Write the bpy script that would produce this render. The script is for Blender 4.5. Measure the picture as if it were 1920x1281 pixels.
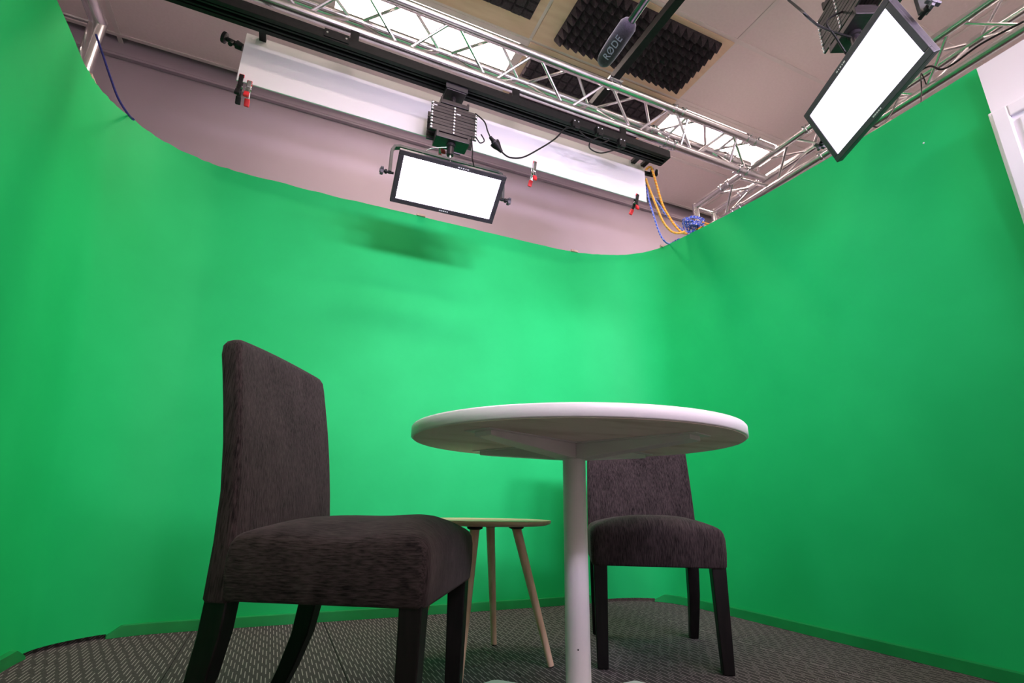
import bpy, math, random
from mathutils import Vector as V, Matrix
random.seed(7)
for o in list(bpy.data.objects): bpy.data.objects.remove(o)
S = bpy.context.scene
COL = S.collection

# ------------------------------------------------------------------ camera
F_PX = 960.0
CX, CY = 960.0, 640.5
CAMPOS = V((0, 0, 0.5))
RW = Matrix(((0.91334765, -0.13803201, -0.38307079),
             (-0.406881, -0.27330726, -0.87163696),
             (0.01561777, 0.9519718, -0.30578715)))
cam_d = bpy.data.cameras.new('camera')
cam_d.sensor_width = 36; cam_d.lens = F_PX / 1920 * 36; cam_d.clip_start = .02
cam = bpy.data.objects.new('camera', cam_d); COL.objects.link(cam)
cam.matrix_world = Matrix.Translation(CAMPOS) @ RW.to_4x4()
S.camera = cam
# ------------------------------------------------------------------ world, exposure
W = bpy.data.worlds.new('room_ambient'); S.world = W; W.use_nodes = True
W.node_tree.nodes['Background'].inputs[0].default_value = (1, .93, .95, 1)
W.node_tree.nodes['Background'].inputs[1].default_value = 0.0
S.view_settings.view_transform = 'Standard'; S.view_settings.look = 'None'
S.view_settings.gamma = 1; S.view_settings.use_curve_mapping = False
S.view_settings.exposure = 1.03
LED = 9.0          # radiance of the studio LED panels
KEY = 12.5         # watts shared by the three key panels on the front truss
CEIL = 16.0          # radiance of the ceiling luminaires

# pixel helpers (1920x1281 frame): a pixel gives a ray, the plane gives the distance
def ray(u, v): return (RW @ V(((u-CX)/F_PX, (CY-v)/F_PX, -1))).normalized()
def onz(u, v, z): d = ray(u, v); return CAMPOS + d*((z-CAMPOS.z)/d.z)
def ony(u, v, y): d = ray(u, v); return CAMPOS + d*((y-CAMPOS.y)/d.y)
def onx(u, v, x): d = ray(u, v); return CAMPOS + d*((x-CAMPOS.x)/d.x)

# ------------------------------------------------------------------ materials
def mat(name, color=(.5,.5,.5), rough=.5, metal=0, spec=.5, emit=None, es=0, sheen=0, coat=0):
    m = bpy.data.materials.new(name); m.use_nodes = True
    b = m.node_tree.nodes['Principled BSDF']
    b.inputs['Base Color'].default_value = (*color, 1); b.inputs['Roughness'].default_value = rough
    b.inputs['Metallic'].default_value = metal; b.inputs['Specular IOR Level'].default_value = spec
    b.inputs['Sheen Weight'].default_value = sheen; b.inputs['Coat Weight'].default_value = coat
    if emit: b.inputs['Emission Color'].default_value = (*emit, 1); b.inputs['Emission Strength'].default_value = es
    return m
def N(m, t, **k):
    n = m.node_tree.nodes.new(t)
    for a, v in k.items(): setattr(n, a, v)
    return n
def L(m, a, b): m.node_tree.links.new(a, b)
def bsdf(m): return m.node_tree.nodes['Principled BSDF']
def coords(m, scale=(1,1,1), kind='Object'):
    tc = N(m, 'ShaderNodeTexCoord'); mp = N(m, 'ShaderNodeMapping'); mp.inputs['Scale'].default_value = scale
    L(m, tc.outputs[kind], mp.inputs['Vector']); return mp.outputs['Vector']
def noise_color(m, c1, c2, scale=5, detail=3, vec=None, lo=.35, hi=.65, bump=0, bdist=.002):
    n = N(m, 'ShaderNodeTexNoise'); n.inputs['Scale'].default_value = scale; n.inputs['Detail'].default_value = detail
    if vec is not None: L(m, vec, n.inputs['Vector'])
    r = N(m, 'ShaderNodeValToRGB'); r.color_ramp.elements[0].position = lo; r.color_ramp.elements[1].position = hi
    r.color_ramp.elements[0].color = (*c1, 1); r.color_ramp.elements[1].color = (*c2, 1)
    L(m, n.outputs['Fac'], r.inputs['Fac']); L(m, r.outputs['Color'], bsdf(m).inputs['Base Color'])
    if bump:
        b = N(m, 'ShaderNodeBump'); b.inputs['Strength'].default_value = bump; b.inputs['Distance'].default_value = bdist
        L(m, n.outputs['Fac'], b.inputs['Height']); L(m, b.outputs['Normal'], bsdf(m).inputs['Normal'])
    return n
def math_n(m, op, a, b=None, c=None):
    n = N(m, 'ShaderNodeMath', operation=op)
    for i, x in enumerate((a, b, c)):
        if x is None: continue
        if isinstance(x, (int, float)): n.inputs[i].default_value = x
        else: L(m, x, n.inputs[i])
    return n.outputs[0]

M = {}
M['green'] = mat('chroma_green_paint', (.012, .48, .13), .6, spec=.18)
noise_color(M['green'], (.009, .46, .125), (.012, .50, .14), 3, 4, coords(M['green']), bump=.04, bdist=.003)
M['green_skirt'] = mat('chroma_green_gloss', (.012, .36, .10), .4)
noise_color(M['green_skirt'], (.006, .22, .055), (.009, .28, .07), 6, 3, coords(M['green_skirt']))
M['bare_edge'] = mat('bare_board_edge', (.62, .42, .34), .8)
noise_color(M['bare_edge'], (.5,.32,.25), (.7,.52,.44), 30, 3, coords(M['bare_edge']))
M['wall'] = mat('room_wall_paint', (.66, .60, .66), .8, spec=.2)
noise_color(M['wall'], (.46,.385,.455), (.49,.415,.485), 2, 4, coords(M['wall']), bump=.05)
M['tile'] = mat('ceiling_tile', (.56, .50, .49), .9, spec=.15)
noise_color(M['tile'], (.89,.755,.745), (.92,.785,.775), 60, 4, coords(M['tile']), bump=.1, bdist=.001)
M['grid'] = mat('ceiling_grid_metal', (.68, .64, .62), .5)
noise_color(M['grid'], (.84,.74,.72), (.88,.78,.76), 8, 2, coords(M['grid']))
M['board'] = mat('foam_backing_board', (.62, .43, .27), .8)
noise_color(M['board'], (.80,.58,.40), (.88,.67,.48), 4, 4, coords(M['board'], (1,6,1)))
M['foam'] = mat('charcoal_acoustic_foam', (.022, .018, .021), .95, spec=.15)
noise_color(M['foam'], (.05,.041,.047), (.075,.062,.07), 80, 3, coords(M['foam']), bump=.2, bdist=.001)
M['alu'] = mat('brushed_aluminium', (.72, .70, .71), .27, metal=1)
noise_color(M['alu'], (.64,.62,.63), (.78,.76,.77), 14, 5, coords(M['alu'], (1,1,1)))
M['steel'] = mat('zinc_steel', (.7, .7, .72), .25, metal=1)
noise_color(M['steel'], (.6,.6,.62), (.75,.75,.77), 30, 3, coords(M['steel']))
M['black'] = mat('black_powder_coat', (.010, .010, .011), .5, spec=.25)
noise_color(M['black'], (.006,.006,.0065), (.010,.0095,.0105), 40, 2, coords(M['black']))
M['slat'] = mat('dark_anodised_slat', (.035, .030, .034), .38, metal=.4)
noise_color(M['slat'], (.03,.025,.029), (.045,.038,.043), 30, 2, coords(M['slat'], (1,1,8)))
M['bezel'] = mat('dark_grey_bezel', (.055, .048, .062), .45)
noise_color(M['bezel'], (.028,.024,.032), (.036,.031,.04), 50, 2, coords(M['bezel']))
M['yoke'] = mat('grey_yoke_enamel', (.075, .08, .08), .4)
noise_color(M['yoke'], (.035,.038,.038), (.045,.049,.049), 30, 2, coords(M['yoke']))
M['led'] = mat('led_diffuser', (.9, .9, .9), .5, emit=(1, .86, 1.16), es=LED)
M['led_dim'] = mat('led_diffuser_dimmed', (.9, .9, .9), .5, emit=(1, .86, 1.16), es=LED*.2)
M['lum'] = mat('prismatic_diffuser', (.9, .88, .85), .5, emit=(1, .80, .72), es=CEIL)
def prism(m):   # fine grid of the prismatic sheet in the lamp's own brightness
    v = coords(m); sx = N(m, 'ShaderNodeSeparateXYZ'); L(m, v, sx.inputs[0])
    a = math_n(m, 'SINE', math_n(m, 'MULTIPLY', sx.outputs['X'], 209.0)); b = math_n(m, 'SINE', math_n(m, 'MULTIPLY', sx.outputs['Y'], 209.0))
    f = math_n(m, 'MULTIPLY_ADD', math_n(m, 'MULTIPLY', a, b), .25*CEIL, CEIL)
    L(m, f, bsdf(m).inputs['Emission Strength'])
prism(M['lum'])
M['white'] = mat('white_laminate', (.80, .78, .79), .35)
noise_color(M['white'], (.89,.86,.89), (.92,.89,.92), 3, 3, coords(M['white']))
M['white_metal'] = mat('white_powder_coat', (.72, .69, .71), .4)
noise_color(M['white_metal'], (.70,.67,.69), (.74,.71,.73), 6, 3, coords(M['white_metal']))
M['under'] = mat('raw_board_underside', (.60, .56, .53), .7)
noise_color(M['under'], (.70,.60,.54), (.88,.79,.74), 5, 5, coords(M['under'], (1,3,1)), lo=.3, hi=.5)
M['door_paint'] = mat('white_gloss_paint', (.82, .79, .84), .4)
noise_color(M['door_paint'], (.77,.745,.80), (.79,.765,.82), 3, 2, coords(M['door_paint']))
M['reflector'] = mat('white_foamcore', (.85, .82, .84), .7)
noise_color(M['reflector'], (.84,.81,.83), (.86,.83,.85), 2, 2, coords(M['reflector']))
M['red'] = mat('red_rubber', (.75, .02, .03), .5); noise_color(M['red'], (.7,.015,.025), (.8,.025,.035), 40, 2, coords(M['red']))
M['knob'] = mat('grey_plastic', (.28, .26, .32), .5); noise_color(M['knob'], (.09,.08,.1), (.12,.11,.13), 40, 2, coords(M['knob']))
M['print'] = mat('white_print', (.75, .75, .78), .6); noise_color(M['print'], (.72,.72,.75), (.78,.78,.8), 40, 2, coords(M['print']))
M['mic_foam'] = mat('grey_windshield_foam', (.055, .047, .065), .95, spec=.2, sheen=.3)
noise_color(M['mic_foam'], (.045,.038,.054), (.065,.056,.078), 300, 3, coords(M['mic_foam']), bump=.4, bdist=.0008)
M['mic_text'] = mat('pale_blue_print', (.30, .38, .50), .7); noise_color(M['mic_text'], (.46,.46,.66), (.52,.52,.72), 60, 2, coords(M['mic_text']))
M['mic_body'] = mat('satin_mic_metal', (.20, .17, .22), .3, metal=.9); noise_color(M['mic_body'], (.18,.15,.2), (.22,.19,.24), 40, 2, coords(M['mic_body']))
M['leg'] = mat('black_stained_wood', (.010, .008, .008), .45, spec=.25)
noise_color(M['leg'], (.003,.0026,.0026), (.007,.0055,.0055), 12, 3, coords(M['leg'], (8,8,1)))
M['wood'] = mat('pale_beech', (.60, .40, .28), .5)
noise_color(M['wood'], (.54,.34,.23), (.66,.46,.33), 9, 5, coords(M['wood'], (6,6,.6)))
M['wood_top'] = mat('pale_beech_veneer', (.62, .45, .30), .45)
noise_color(M['wood_top'], (.57,.40,.26), (.67,.50,.35), 6, 5, coords(M['wood_top'], (1,9,9)))
# upholstery: chenille with streaks along the pile
def chenille(name, sc_a, sc_b):
    m = mat(name, (.05,.04,.04), .9, spec=.12, sheen=.12)
    bsdf(m).inputs['Sheen Roughness'].default_value = .5
    bsdf(m).inputs['Sheen Tint'].default_value = (.75, .62, .62, 1)
    def nz(sc):
        n = N(m, 'ShaderNodeTexNoise'); n.inputs['Scale'].default_value = 1; n.inputs['Detail'].default_value = 6; n.inputs['Roughness'].default_value = .62
        L(m, coords(m, sc), n.inputs['Vector']); return n.outputs['Fac']
    tc = N(m, 'ShaderNodeTexCoord'); sx = N(m, 'ShaderNodeSeparateXYZ'); L(m, tc.outputs['Normal'], sx.inputs[0])
    side = math_n(m, 'GREATER_THAN', math_n(m, 'ABSOLUTE', sx.outputs['Y']), .7)      # pile direction turns on the side faces
    a, b = nz(sc_a), nz(sc_b)
    f = math_n(m, 'ADD', math_n(m, 'MULTIPLY', a, math_n(m, 'SUBTRACT', 1.0, side)), math_n(m, 'MULTIPLY', b, side))
    big = N(m, 'ShaderNodeTexNoise'); big.inputs['Scale'].default_value = 9; big.inputs['Detail'].default_value = 3; L(m, coords(m, (2,2,.7)), big.inputs['Vector'])
    f2 = math_n(m, 'ADD', f, math_n(m, 'MULTIPLY_ADD', big.outputs['Fac'], .30, -.15))
    r = N(m, 'ShaderNodeValToRGB'); r.color_ramp.elements[0].position = .32; r.color_ramp.elements[1].position = .72
    r.color_ramp.elements[0].color = (.004,.003,.0032,1); r.color_ramp.elements[1].color = (.058,.043,.043,1)
    L(m, f2, r.inputs['Fac']); L(m, r.outputs['Color'], bsdf(m).inputs['Base Color'])
    bp = N(m, 'ShaderNodeBump'); bp.inputs['Strength'].default_value = .5; bp.inputs['Distance'].default_value = .0015
    L(m, f, bp.inputs['Height']); L(m, bp.outputs['Normal'], bsdf(m).inputs['Normal'])
    return m
M['fab_back'] = chenille('brown_chenille_upright', (330, 330, 26), (330, 330, 26))
M['fab_seat'] = chenille('brown_chenille_seat', (34, 380, 34), (40, 380, 330))
# carpet: charcoal loop with pale dashes running along y, staggered column by column
def carpet():
    m = mat('charcoal_dashed_carpet', (.05,.045,.047), .95, spec=.1)
    v = N(m, 'ShaderNodeNewGeometry').outputs['Position']
    s = N(m, 'ShaderNodeSeparateXYZ'); L(m, v, s.inputs[0])
    px, ly = .0115, .105
    cx = math_n(m, 'DIVIDE', s.outputs['X'], px); col = math_n(m, 'FLOOR', cx); fx = math_n(m, 'FRACT', cx)
    wn = N(m, 'ShaderNodeTexWhiteNoise', noise_dimensions='1D'); L(m, col, wn.inputs['W'])
    st = math_n(m, 'MULTIPLY_ADD', col, .37, math_n(m, 'MULTIPLY', wn.outputs['Value'], .22))
    fy = math_n(m, 'FRACT', math_n(m, 'ADD', math_n(m, 'DIVIDE', s.outputs['Y'], ly), st))
    dx = math_n(m, 'LESS_THAN', math_n(m, 'ABSOLUTE', math_n(m, 'SUBTRACT', fx, .5)), .12)
    dy = math_n(m, 'LESS_THAN', fy, .64)
    mask = math_n(m, 'MULTIPLY', dx, dy)
    n = N(m, 'ShaderNodeTexNoise'); n.inputs['Scale'].default_value = 260; n.inputs['Detail'].default_value = 3; L(m, v, n.inputs['Vector'])
    r = N(m, 'ShaderNodeValToRGB'); r.color_ramp.elements[0].color = (.034,.029,.030,1); r.color_ramp.elements[1].color = (.085,.072,.074,1)
    r.color_ramp.elements[0].position = .3; r.color_ramp.elements[1].position = .7; L(m, n.outputs['Fac'], r.inputs['Fac'])
    mx = N(m, 'ShaderNodeMix', data_type='RGBA'); L(m, mask, mx.inputs['Factor']); L(m, r.outputs['Color'], mx.inputs['A']); mx.inputs['B'].default_value = (.29,.25,.245,1)
    L(m, mx.outputs['Result'], bsdf(m).inputs['Base Color'])
    b = N(m, 'ShaderNodeBump'); b.inputs['Strength'].default_value = .6; b.inputs['Distance'].default_value = .003
    L(m, math_n(m, 'MULTIPLY_ADD', mask, .4, n.outputs['Fac']), b.inputs['Height']); L(m, b.outputs['Normal'], bsdf(m).inputs['Normal'])
    return m
M['carpet'] = carpet()
M['slab'] = mat('dark_screed', (.03,.03,.03), .9); noise_color(M['slab'], (.025,.025,.025), (.035,.035,.035), 6, 3, coords(M['slab']))
def rope(name, c1, c2, period):
    m = mat(name, c1, .7)
    v = coords(m, kind='UV'); s = N(m, 'ShaderNodeSeparateXYZ'); L(m, v, s.inputs[0])
    f = math_n(m, 'FRACT', math_n(m, 'ADD', math_n(m, 'DIVIDE', s.outputs['X'], period), s.outputs['Y']))
    g = math_n(m, 'LESS_THAN', f, .38)
    mx = N(m, 'ShaderNodeMix', data_type='RGBA'); L(m, g, mx.inputs['Factor']); mx.inputs['A'].default_value = (*c1,1); mx.inputs['B'].default_value = (*c2,1)
    L(m, mx.outputs['Result'], bsdf(m).inputs['Base Color']); return m
M['rope_y'] = rope('yellow_braided_rope', (.85,.33,.03), (.80,.55,.12), .02)
M['rope_b'] = rope('blue_braided_rope', (.03,.10,.62), (.42,.44,.62), .024)
M['rope_dark'] = rope('navy_rope', (.012,.018,.16), (.02,.03,.24), .024)

# ------------------------------------------------------------------ mesh builder
class MB:
    def __init__(s): s.v = []; s.f = []; s.uv = {}
    def add(s, vs, fs):
        o = len(s.v); s.v += [tuple(p) for p in vs]; s.f += [tuple(i+o for i in f) for f in fs]; return s
    def box(s, c, size, X=(1,0,0), Y=(0,1,0), Z=(0,0,1)):
        c, X, Y, Z = V(c), V(X), V(Y), V(Z); a, b, d = (x/2 for x in size)
        vs = [c + X*(a*i) + Y*(b*j) + Z*(d*k) for i in (-1,1) for j in (-1,1) for k in (-1,1)]
        return s.add(vs, [(0,1,3,2),(4,6,7,5),(0,4,5,1),(2,3,7,6),(0,2,6,4),(1,5,7,3)])
    def bar(s, p, q, w, h, up=(0,0,1)):
        p, q = V(p), V(q); X = (q-p).normalized(); Y = V(up).cross(X)
        if Y.length < 1e-4: Y = V((1,0,0)).cross(X)
        Y.normalize(); Z = X.cross(Y)
        return s.box((p+q)/2, ((q-p).length, w, h), X, Y, Z)
    def lathe(s, c, axis, prof, n=16):      # prof: list of (distance along axis, radius)
        c, A = V(c), V(axis).normalized(); B = A.orthogonal().normalized(); C = A.cross(B)
        o = len(s.v)
        for t, r in prof:
            for k in range(n):
                a = 2*math.pi*k/n; s.v.append(tuple(c + A*t + (B*math.cos(a) + C*math.sin(a))*r))
        for i in range(len(prof)-1):
            for k in range(n):
                k2 = (k+1) % n; s.f.append((o+i*n+k, o+i*n+k2, o+(i+1)*n+k2, o+(i+1)*n+k))
        s.f.append(tuple(o+k for k in reversed(range(n)))); s.f.append(tuple(o+(len(prof)-1)*n+k for k in range(n)))
        return s
    def cyl(s, p, q, r, n=12, r2=None):
        p, q = V(p), V(q); return s.lathe(p, q-p, [(0, r), ((q-p).length, r if r2 is None else r2)], n)
    def path(s, pts, r, n=8, uv=False):
        pts = [V(p) for p in pts]; o = len(s.v); B = None; dist = 0
        for i, p in enumerate(pts):
            t = (pts[min(i+1, len(pts)-1)] - pts[max(i-1, 0)]).normalized()
            B = t.orthogonal().normalized() if B is None else (B - t*B.dot(t)).normalized()
            C = t.cross(B)
            if i: dist += (p - pts[i-1]).length
            for k in range(n):
                a = 2*math.pi*k/n; s.uv[len(s.v)] = (dist, k/n); s.v.append(tuple(p + (B*math.cos(a) + C*math.sin(a))*r))
        for i in range(len(pts)-1):
            for k in range(n):
                k2 = (k+1) % n; s.f.append((o+i*n+k, o+i*n+k2, o+(i+1)*n+k2, o+(i+1)*n+k))
        s.f.append(tuple(o+k for k in reversed(range(n)))); s.f.append(tuple(o+(len(pts)-1)*n+k for k in range(n)))
        return s
    def build(s, name, m, parent=None, smooth=40, bevel=0, seg=2, subsurf=0, kind=None):
        me = bpy.data.meshes.new(name); me.from_pydata(s.v, [], s.f); me.validate(); me.update()
        if s.uv:
            l = me.uv_layers.new(name='UVMap')
            for lp in me.loops: l.data[lp.index].uv = s.uv.get(lp.vertex_index, (0, 0))
        me.materials.append(M[m] if isinstance(m, str) else m)
        if smooth:
            me.polygons.foreach_set('use_smooth', [True]*len(me.polygons)); me.set_sharp_from_angle(angle=math.radians(smooth))
        o = bpy.data.objects.new(name, me); COL.objects.link(o); o.parent = parent
        if bevel:
            b = o.modifiers.new('bevel', 'BEVEL'); b.width = bevel; b.segments = seg; b.limit_method = 'ANGLE'; b.angle_limit = math.radians(50); b.harden_normals = False
        if subsurf:
            b = o.modifiers.new('subdivision', 'SUBSURF'); b.levels = subsurf; b.render_levels = subsurf
        if kind: o['kind'] = kind
        return o
def local(o, parent):       # parent with geometry given in world space
    o.parent = parent; o.matrix_parent_inverse = Matrix.Translation(-parent.location) if parent.rotation_euler.z == 0 else parent.matrix_world.inverted()
    return o
def tag(o, label, cat, group=None):
    o['label'] = label; o['category'] = cat
    if group: o['group'] = group
    return o
def thing(name, label, cat, loc=(0,0,0), group=None):
    o = bpy.data.objects.new(name, None); COL.objects.link(o); o.location = loc; o.empty_display_size = .05
    return tag(o, label, cat, group)
def struct(o): o['kind'] = 'structure'; return o
def part(mb, name, m, t, **k):   # world-space geometry parented to an Empty that only has a location
    o = mb.build(name, m, None, **k); o.parent = t; o.matrix_parent_inverse = Matrix.Translation(-V(t.location)); return o
def sub(mb, name, m, p, **k):    # world-space geometry parented to a part that sits at the world origin (its mesh holds world coordinates)
    o = mb.build(name, m, None, **k); o.parent = p
    inv = Matrix.Identity(4)
    q = p
    while q.parent is not None: q = q.parent
    if q is not p: inv = Matrix.Translation(-V(q.location)) @ Matrix.Identity(4); o.matrix_parent_inverse = (Matrix.Translation(V(q.location)) @ p.matrix_parent_inverse).inverted() @ Matrix.Identity(4)
    return o
def crom(pts, n):     # Catmull-Rom resample
    pts = [V(p) for p in pts]; out = []
    for i in range(len(pts)-1):
        p0, p1, p2, p3 = pts[max(i-1,0)], pts[i], pts[i+1], pts[min(i+2, len(pts)-1)]
        for k in range(n):
            t = k/n
            out.append(.5*((2*p1) + (p2-p0)*t + (2*p0-5*p1+4*p2-p3)*t*t + (-p0+3*p1-3*p2+p3)*t**3))
    out.append(pts[-1]); return out

# ================================================================== THE ROOM
X0, X1, Y0, Y1, ZC = -2.65, 4.95, -3.4, 3.55, 3.45
fl = struct(MB().box(((X0+X1)/2, (Y0+Y1)/2, -.06), (X1-X0+.4, Y1-Y0+.4, .11)).build('floor', 'slab', smooth=0))
proto = None
gx = [1.275 + .5*k for k in range(-8, 8)]; gy = [2.295 + .5*k for k in range(-12, 3)]
for a in gx[:-1]:
    for b in gy[:-1]:
        if a < X0-.2 or a+.5 > X1+.2 or b+.5 > Y1+.05 or b < Y0-.2: continue
        if proto is None:
            proto = MB().box((.25, .25, -.0035), (.4975, .4975, .007)).build('carpet_tile', 'carpet', fl, smooth=0, bevel=.001, seg=1); o = proto
        else:
            o = proto.copy(); COL.objects.link(o)
        o.location = (a, b, 0)
struct(MB().box(((X0+X1)/2, Y1+.1, ZC/2), (X1-X0+.4, .2, ZC+.2)).build('wall_back', 'wall', smooth=0))
struct(MB().box((X0-.1, (Y0+Y1)/2, ZC/2), (.2, Y1-Y0, ZC+.2)).build('wall_left', 'door_paint', smooth=0))
struct(MB().box((X1+.1, (Y0+Y1)/2, ZC/2), (.2, Y1-Y0, ZC+.2)).build('wall_right', 'door_paint', smooth=0))
struct(MB().box(((X0+X1)/2, Y0-.1, ZC/2), (X1-X0+.4, .2, ZC+.2)).build('wall_front', 'door_paint', smooth=0))
# cable trunking under the ceiling on the back wall
tr = MB(); tr.box(((X0+X1)/2, Y1-.02, 3.335), (X1-X0, .03, .045)); tr.box(((X0+X1)/2, Y1-.02, 3.335), (X1-X0, .035, .012))
struct(tr.build('trim_1', 'wall', smooth=0))

# suspended ceiling
ce = struct(MB().box(((X0+X1)/2, (Y0+Y1)/2, ZC+.13), (X1-X0+.4, Y1-Y0+.4, .1)).build('ceiling', 'tile', smooth=0))
TX, TY, AX, AY = 1.25, .56, 1.13, 2.36
lum_cells = {(-1,0),(1,0),(-1,-4),(1,-4),(-1,-7),(1,-7),(-1,-10),(1,-10)}  # far row is real; nearer rows are unseen, added for frontal fill
LH = .35   # luminaire depth in its cell, a filler strip takes the rest
foam_cells = {(0,-1),(-1,-1),(0,0)}
xs = [AX+TX*k for k in range(-3, 4)]; ys = [AY+TY*k for k in range(-10, 3)]
tile_o = None
for i in range(-3, 3):
    for j in range(-10, 2):
        if (i,j) in lum_cells: continue
        x0, y0 = AX+TX*i, AY+TY*j
        if y0+TY > Y1+.3: continue
        if tile_o is None:
            tile_o = MB().box((TX/2, TY/2, .008), (TX-.012, TY-.012, .016)).build('ceiling_tile', 'tile', ce, smooth=0, bevel=.003, seg=1); o = tile_o
        else: o = tile_o.copy(); COL.objects.link(o)
        o.location = (x0, y0, ZC)
for x in xs: MB().box((x, (Y0+Y1)/2, ZC-.002), (.026, Y1-Y0, .008)).build('grid_bar', 'grid', ce, smooth=0)
for y in ys:
    if y < Y1: MB().box(((X0+X1)/2, y, ZC-.003), (X1-X0, .026, .008)).build('grid_bar', 'grid', ce, smooth=0)
# ceiling luminaires: two above the truss, the others unseen and added for fill
for n, (i, j) in enumerate(sorted(lum_cells)):
    x0, y0 = AX+TX*i, AY+TY*j; c = (x0+TX/2, y0+.012+LH/2, ZC)
    MB().box((x0+TX/2, (y0+.018+LH+y0+TY)/2, ZC+.008), (TX-.012, TY-LH-.024, .016)).build('ceiling_tile', 'tile', ce, smooth=0, bevel=.003, seg=1)
    t = thing('ceiling_light', {(-1,0): 'bright recessed ceiling light beside two charcoal foam panels above the aluminium truss',
        (1,0): 'recessed ceiling light with prismatic diffuser above the truss corner joint'}.get((i,j), 'added unseen ceiling light giving frontal fill over the open floor'),
        'ceiling light', c, 'recessed ceiling lights')
    fr = MB(); w, h = TX-.014, LH
    for s in (-1, 1):
        fr.box((c[0]+s*(w/2-.02), c[1], ZC), (.04, h, .02)); fr.box((c[0], c[1]+s*(h/2-.02), ZC), (w-.08, .04, .02))
    part(fr, 'frame', 'grid', t, smooth=0)
    part(MB().box((c[0], c[1], ZC+.004), (w-.08, h-.08, .008)), 'diffuser', 'lum', t, smooth=0)
    part(MB().box((c[0], c[1], ZC+.04), (w-.02, h-.02, .05)), 'housing', 'grid', t, smooth=0)
# acoustic foam panels glued to boards under the ceiling tiles
def foam_panel(x0, x1, y0, y1, nx, ny, hgt, flat, label, bx0, bx1, by0, by1):
    t = thing('acoustic_foam_panel', label, 'foam panel', ((x0+x1)/2, (y0+y1)/2, ZC-.012), 'acoustic foam panels on the ceiling')
    part(MB().box(((bx0+bx1)/2, (by0+by1)/2, ZC-.013), (bx1-bx0, by1-by0, .008)), 'backing_board', 'board', t, smooth=0)
    m = MB(); zt = ZC-.0172; zb = zt-.014
    dx, dy = (x1-x0)/nx, (y1-y0)/ny
    m.box(((x0+x1)/2, (y0+y1)/2, (zt+zb)/2), (x1-x0, y1-y0, zt-zb))
    for a in range(nx):
        for b in range(ny):
            px, py = x0+dx*a, y0+dy*b
            if flat:   # blocky cushion
                f = .12
                vs = [(px,py,zb),(px+dx,py,zb),(px+dx,py+dy,zb),(px,py+dy,zb)] + [(px+dx*u, py+dy*v, zb-hgt+random.uniform(-.002,.002)) for u,v in ((f,f),(1-f,f),(1-f,1-f),(f,1-f))]
                m.add(vs, [(0,4,5,1),(1,5,6,2),(2,6,7,3),(3,7,4,0),(4,7,6,5)])
            else:
                f = .42
                vs = [(px,py,zb),(px+dx,py,zb),(px+dx,py+dy,zb),(px,py+dy,zb)] + [(px+dx*u, py+dy*v, zb-hgt) for u,v in ((f,f),(1-f,f),(1-f,1-f),(f,1-f))]
                m.add(vs, [(0,4,5,1),(1,5,6,2),(2,6,7,3),(3,7,4,0),(4,7,6,5)])
    part(m, 'foam_sheet', 'foam', t, smooth=0)
e = .012
foam_panel(1.27, 2.29, 1.845, 2.285, 17, 8, .058, False, 'charcoal pyramid foam panel on tan board behind the boom microphone', AX+e, AX+TX-e, AY-TY+e, AY-e)
foam_panel(.02, 1.06, 1.80+.04, 2.21, 15, 6, .014, True, 'charcoal block foam panel on tan board next to the bright ceiling light', AX-TX+e, AX-e, AY-TY+e, AY-e)
foam_panel(AX+.06, AX+TX-.05, AY+.05, AY+TY-.03, 17, 7, .014, True, 'charcoal block foam panel directly above the horizontal truss', AX+e, AX+TX-e, AY+e, AY+TY-e)

# ================================================================== GREEN SCREEN
TOPZ = 2.13
prof = [(-.64,.5,-.915,.5),(-.66,1.2,-.915,1.3),(-.675,1.8,-.915,1.9),(-.685,2.15,-.912,2.18),(-.68,2.36,-.88,2.315),(-.645,2.475,-.827,2.403),(-.555,2.575,-.726,2.529),(-.45,2.625,-.582,2.611),
        (-.30,2.645,-.418,2.652),(.1,2.648,.0,2.668),(.6,2.648,.55,2.669),(1.1,2.65,1.1,2.672),(1.5,2.655,1.552,2.668),(1.74,2.66,1.773,2.623),(1.93,2.64,1.967,2.53),(2.07,2.56,2.091,2.37),(2.13,2.40,2.142,2.117),(2.147,2.1,2.19,1.795),(2.15,1.5,2.222,1.45),(2.15,1.1,2.235,1.05),(2.15,.692,2.24,.692)]
bs = crom([(p[0],p[1],0) for p in prof], 8); ts = crom([(p[2],p[3],0) for p in prof], 8)
def nrm(i, a): t = (a[min(i+1,len(a)-1)]-a[max(i-1,0)]).normalized(); return V((-t.y, t.x, 0))   # outward (left of travel)
m = MB(); n = len(bs); rows = 7; TH = .018
for i in range(n):
    jag = random.uniform(-.004, .003) if 20 < i < 75 else random.uniform(-.0012, .0012)
    no = nrm(i, bs); nt = nrm(i, ts)
    gap = .016 if (33 <= i <= 52 or 104 <= i <= 118) else 0.0
    for r in range(rows):
        f = r/(rows-1); z = gap + (TOPZ+jag-gap)*f
        p = bs[i].lerp(ts[i], f); m.v.append((p.x, p.y, z))
    for r in range(rows):
        f = r/(rows-1); z = gap + (TOPZ+jag-gap)*f
        p = bs[i].lerp(ts[i], f) + no.lerp(nt, f)*TH; m.v.append((p.x, p.y, z))
k = rows*2
for i in range(n-1):
    for r in range(rows-1):
        a = i*k+r; m.f.append((a, a+k, a+k+1, a+1)); b = a+rows; m.f.append((b, b+1, b+k+1, b+k))
    a = i*k+rows-1; m.f.append((a, a+k, a+k+rows, a+rows)); a = i*k; m.f.append((a, a+rows, a+rows+k, a+k))
for i in (0, n-1):
    for r in range(rows-1): a = i*k+r; m.f.append((a, a+1, a+1+rows, a+rows))
gs = m.build('green_screen_backdrop', 'green', smooth=50)
tag(gs, 'curved chroma green studio backdrop wrapping behind the table and chairs', 'backdrop')
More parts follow.
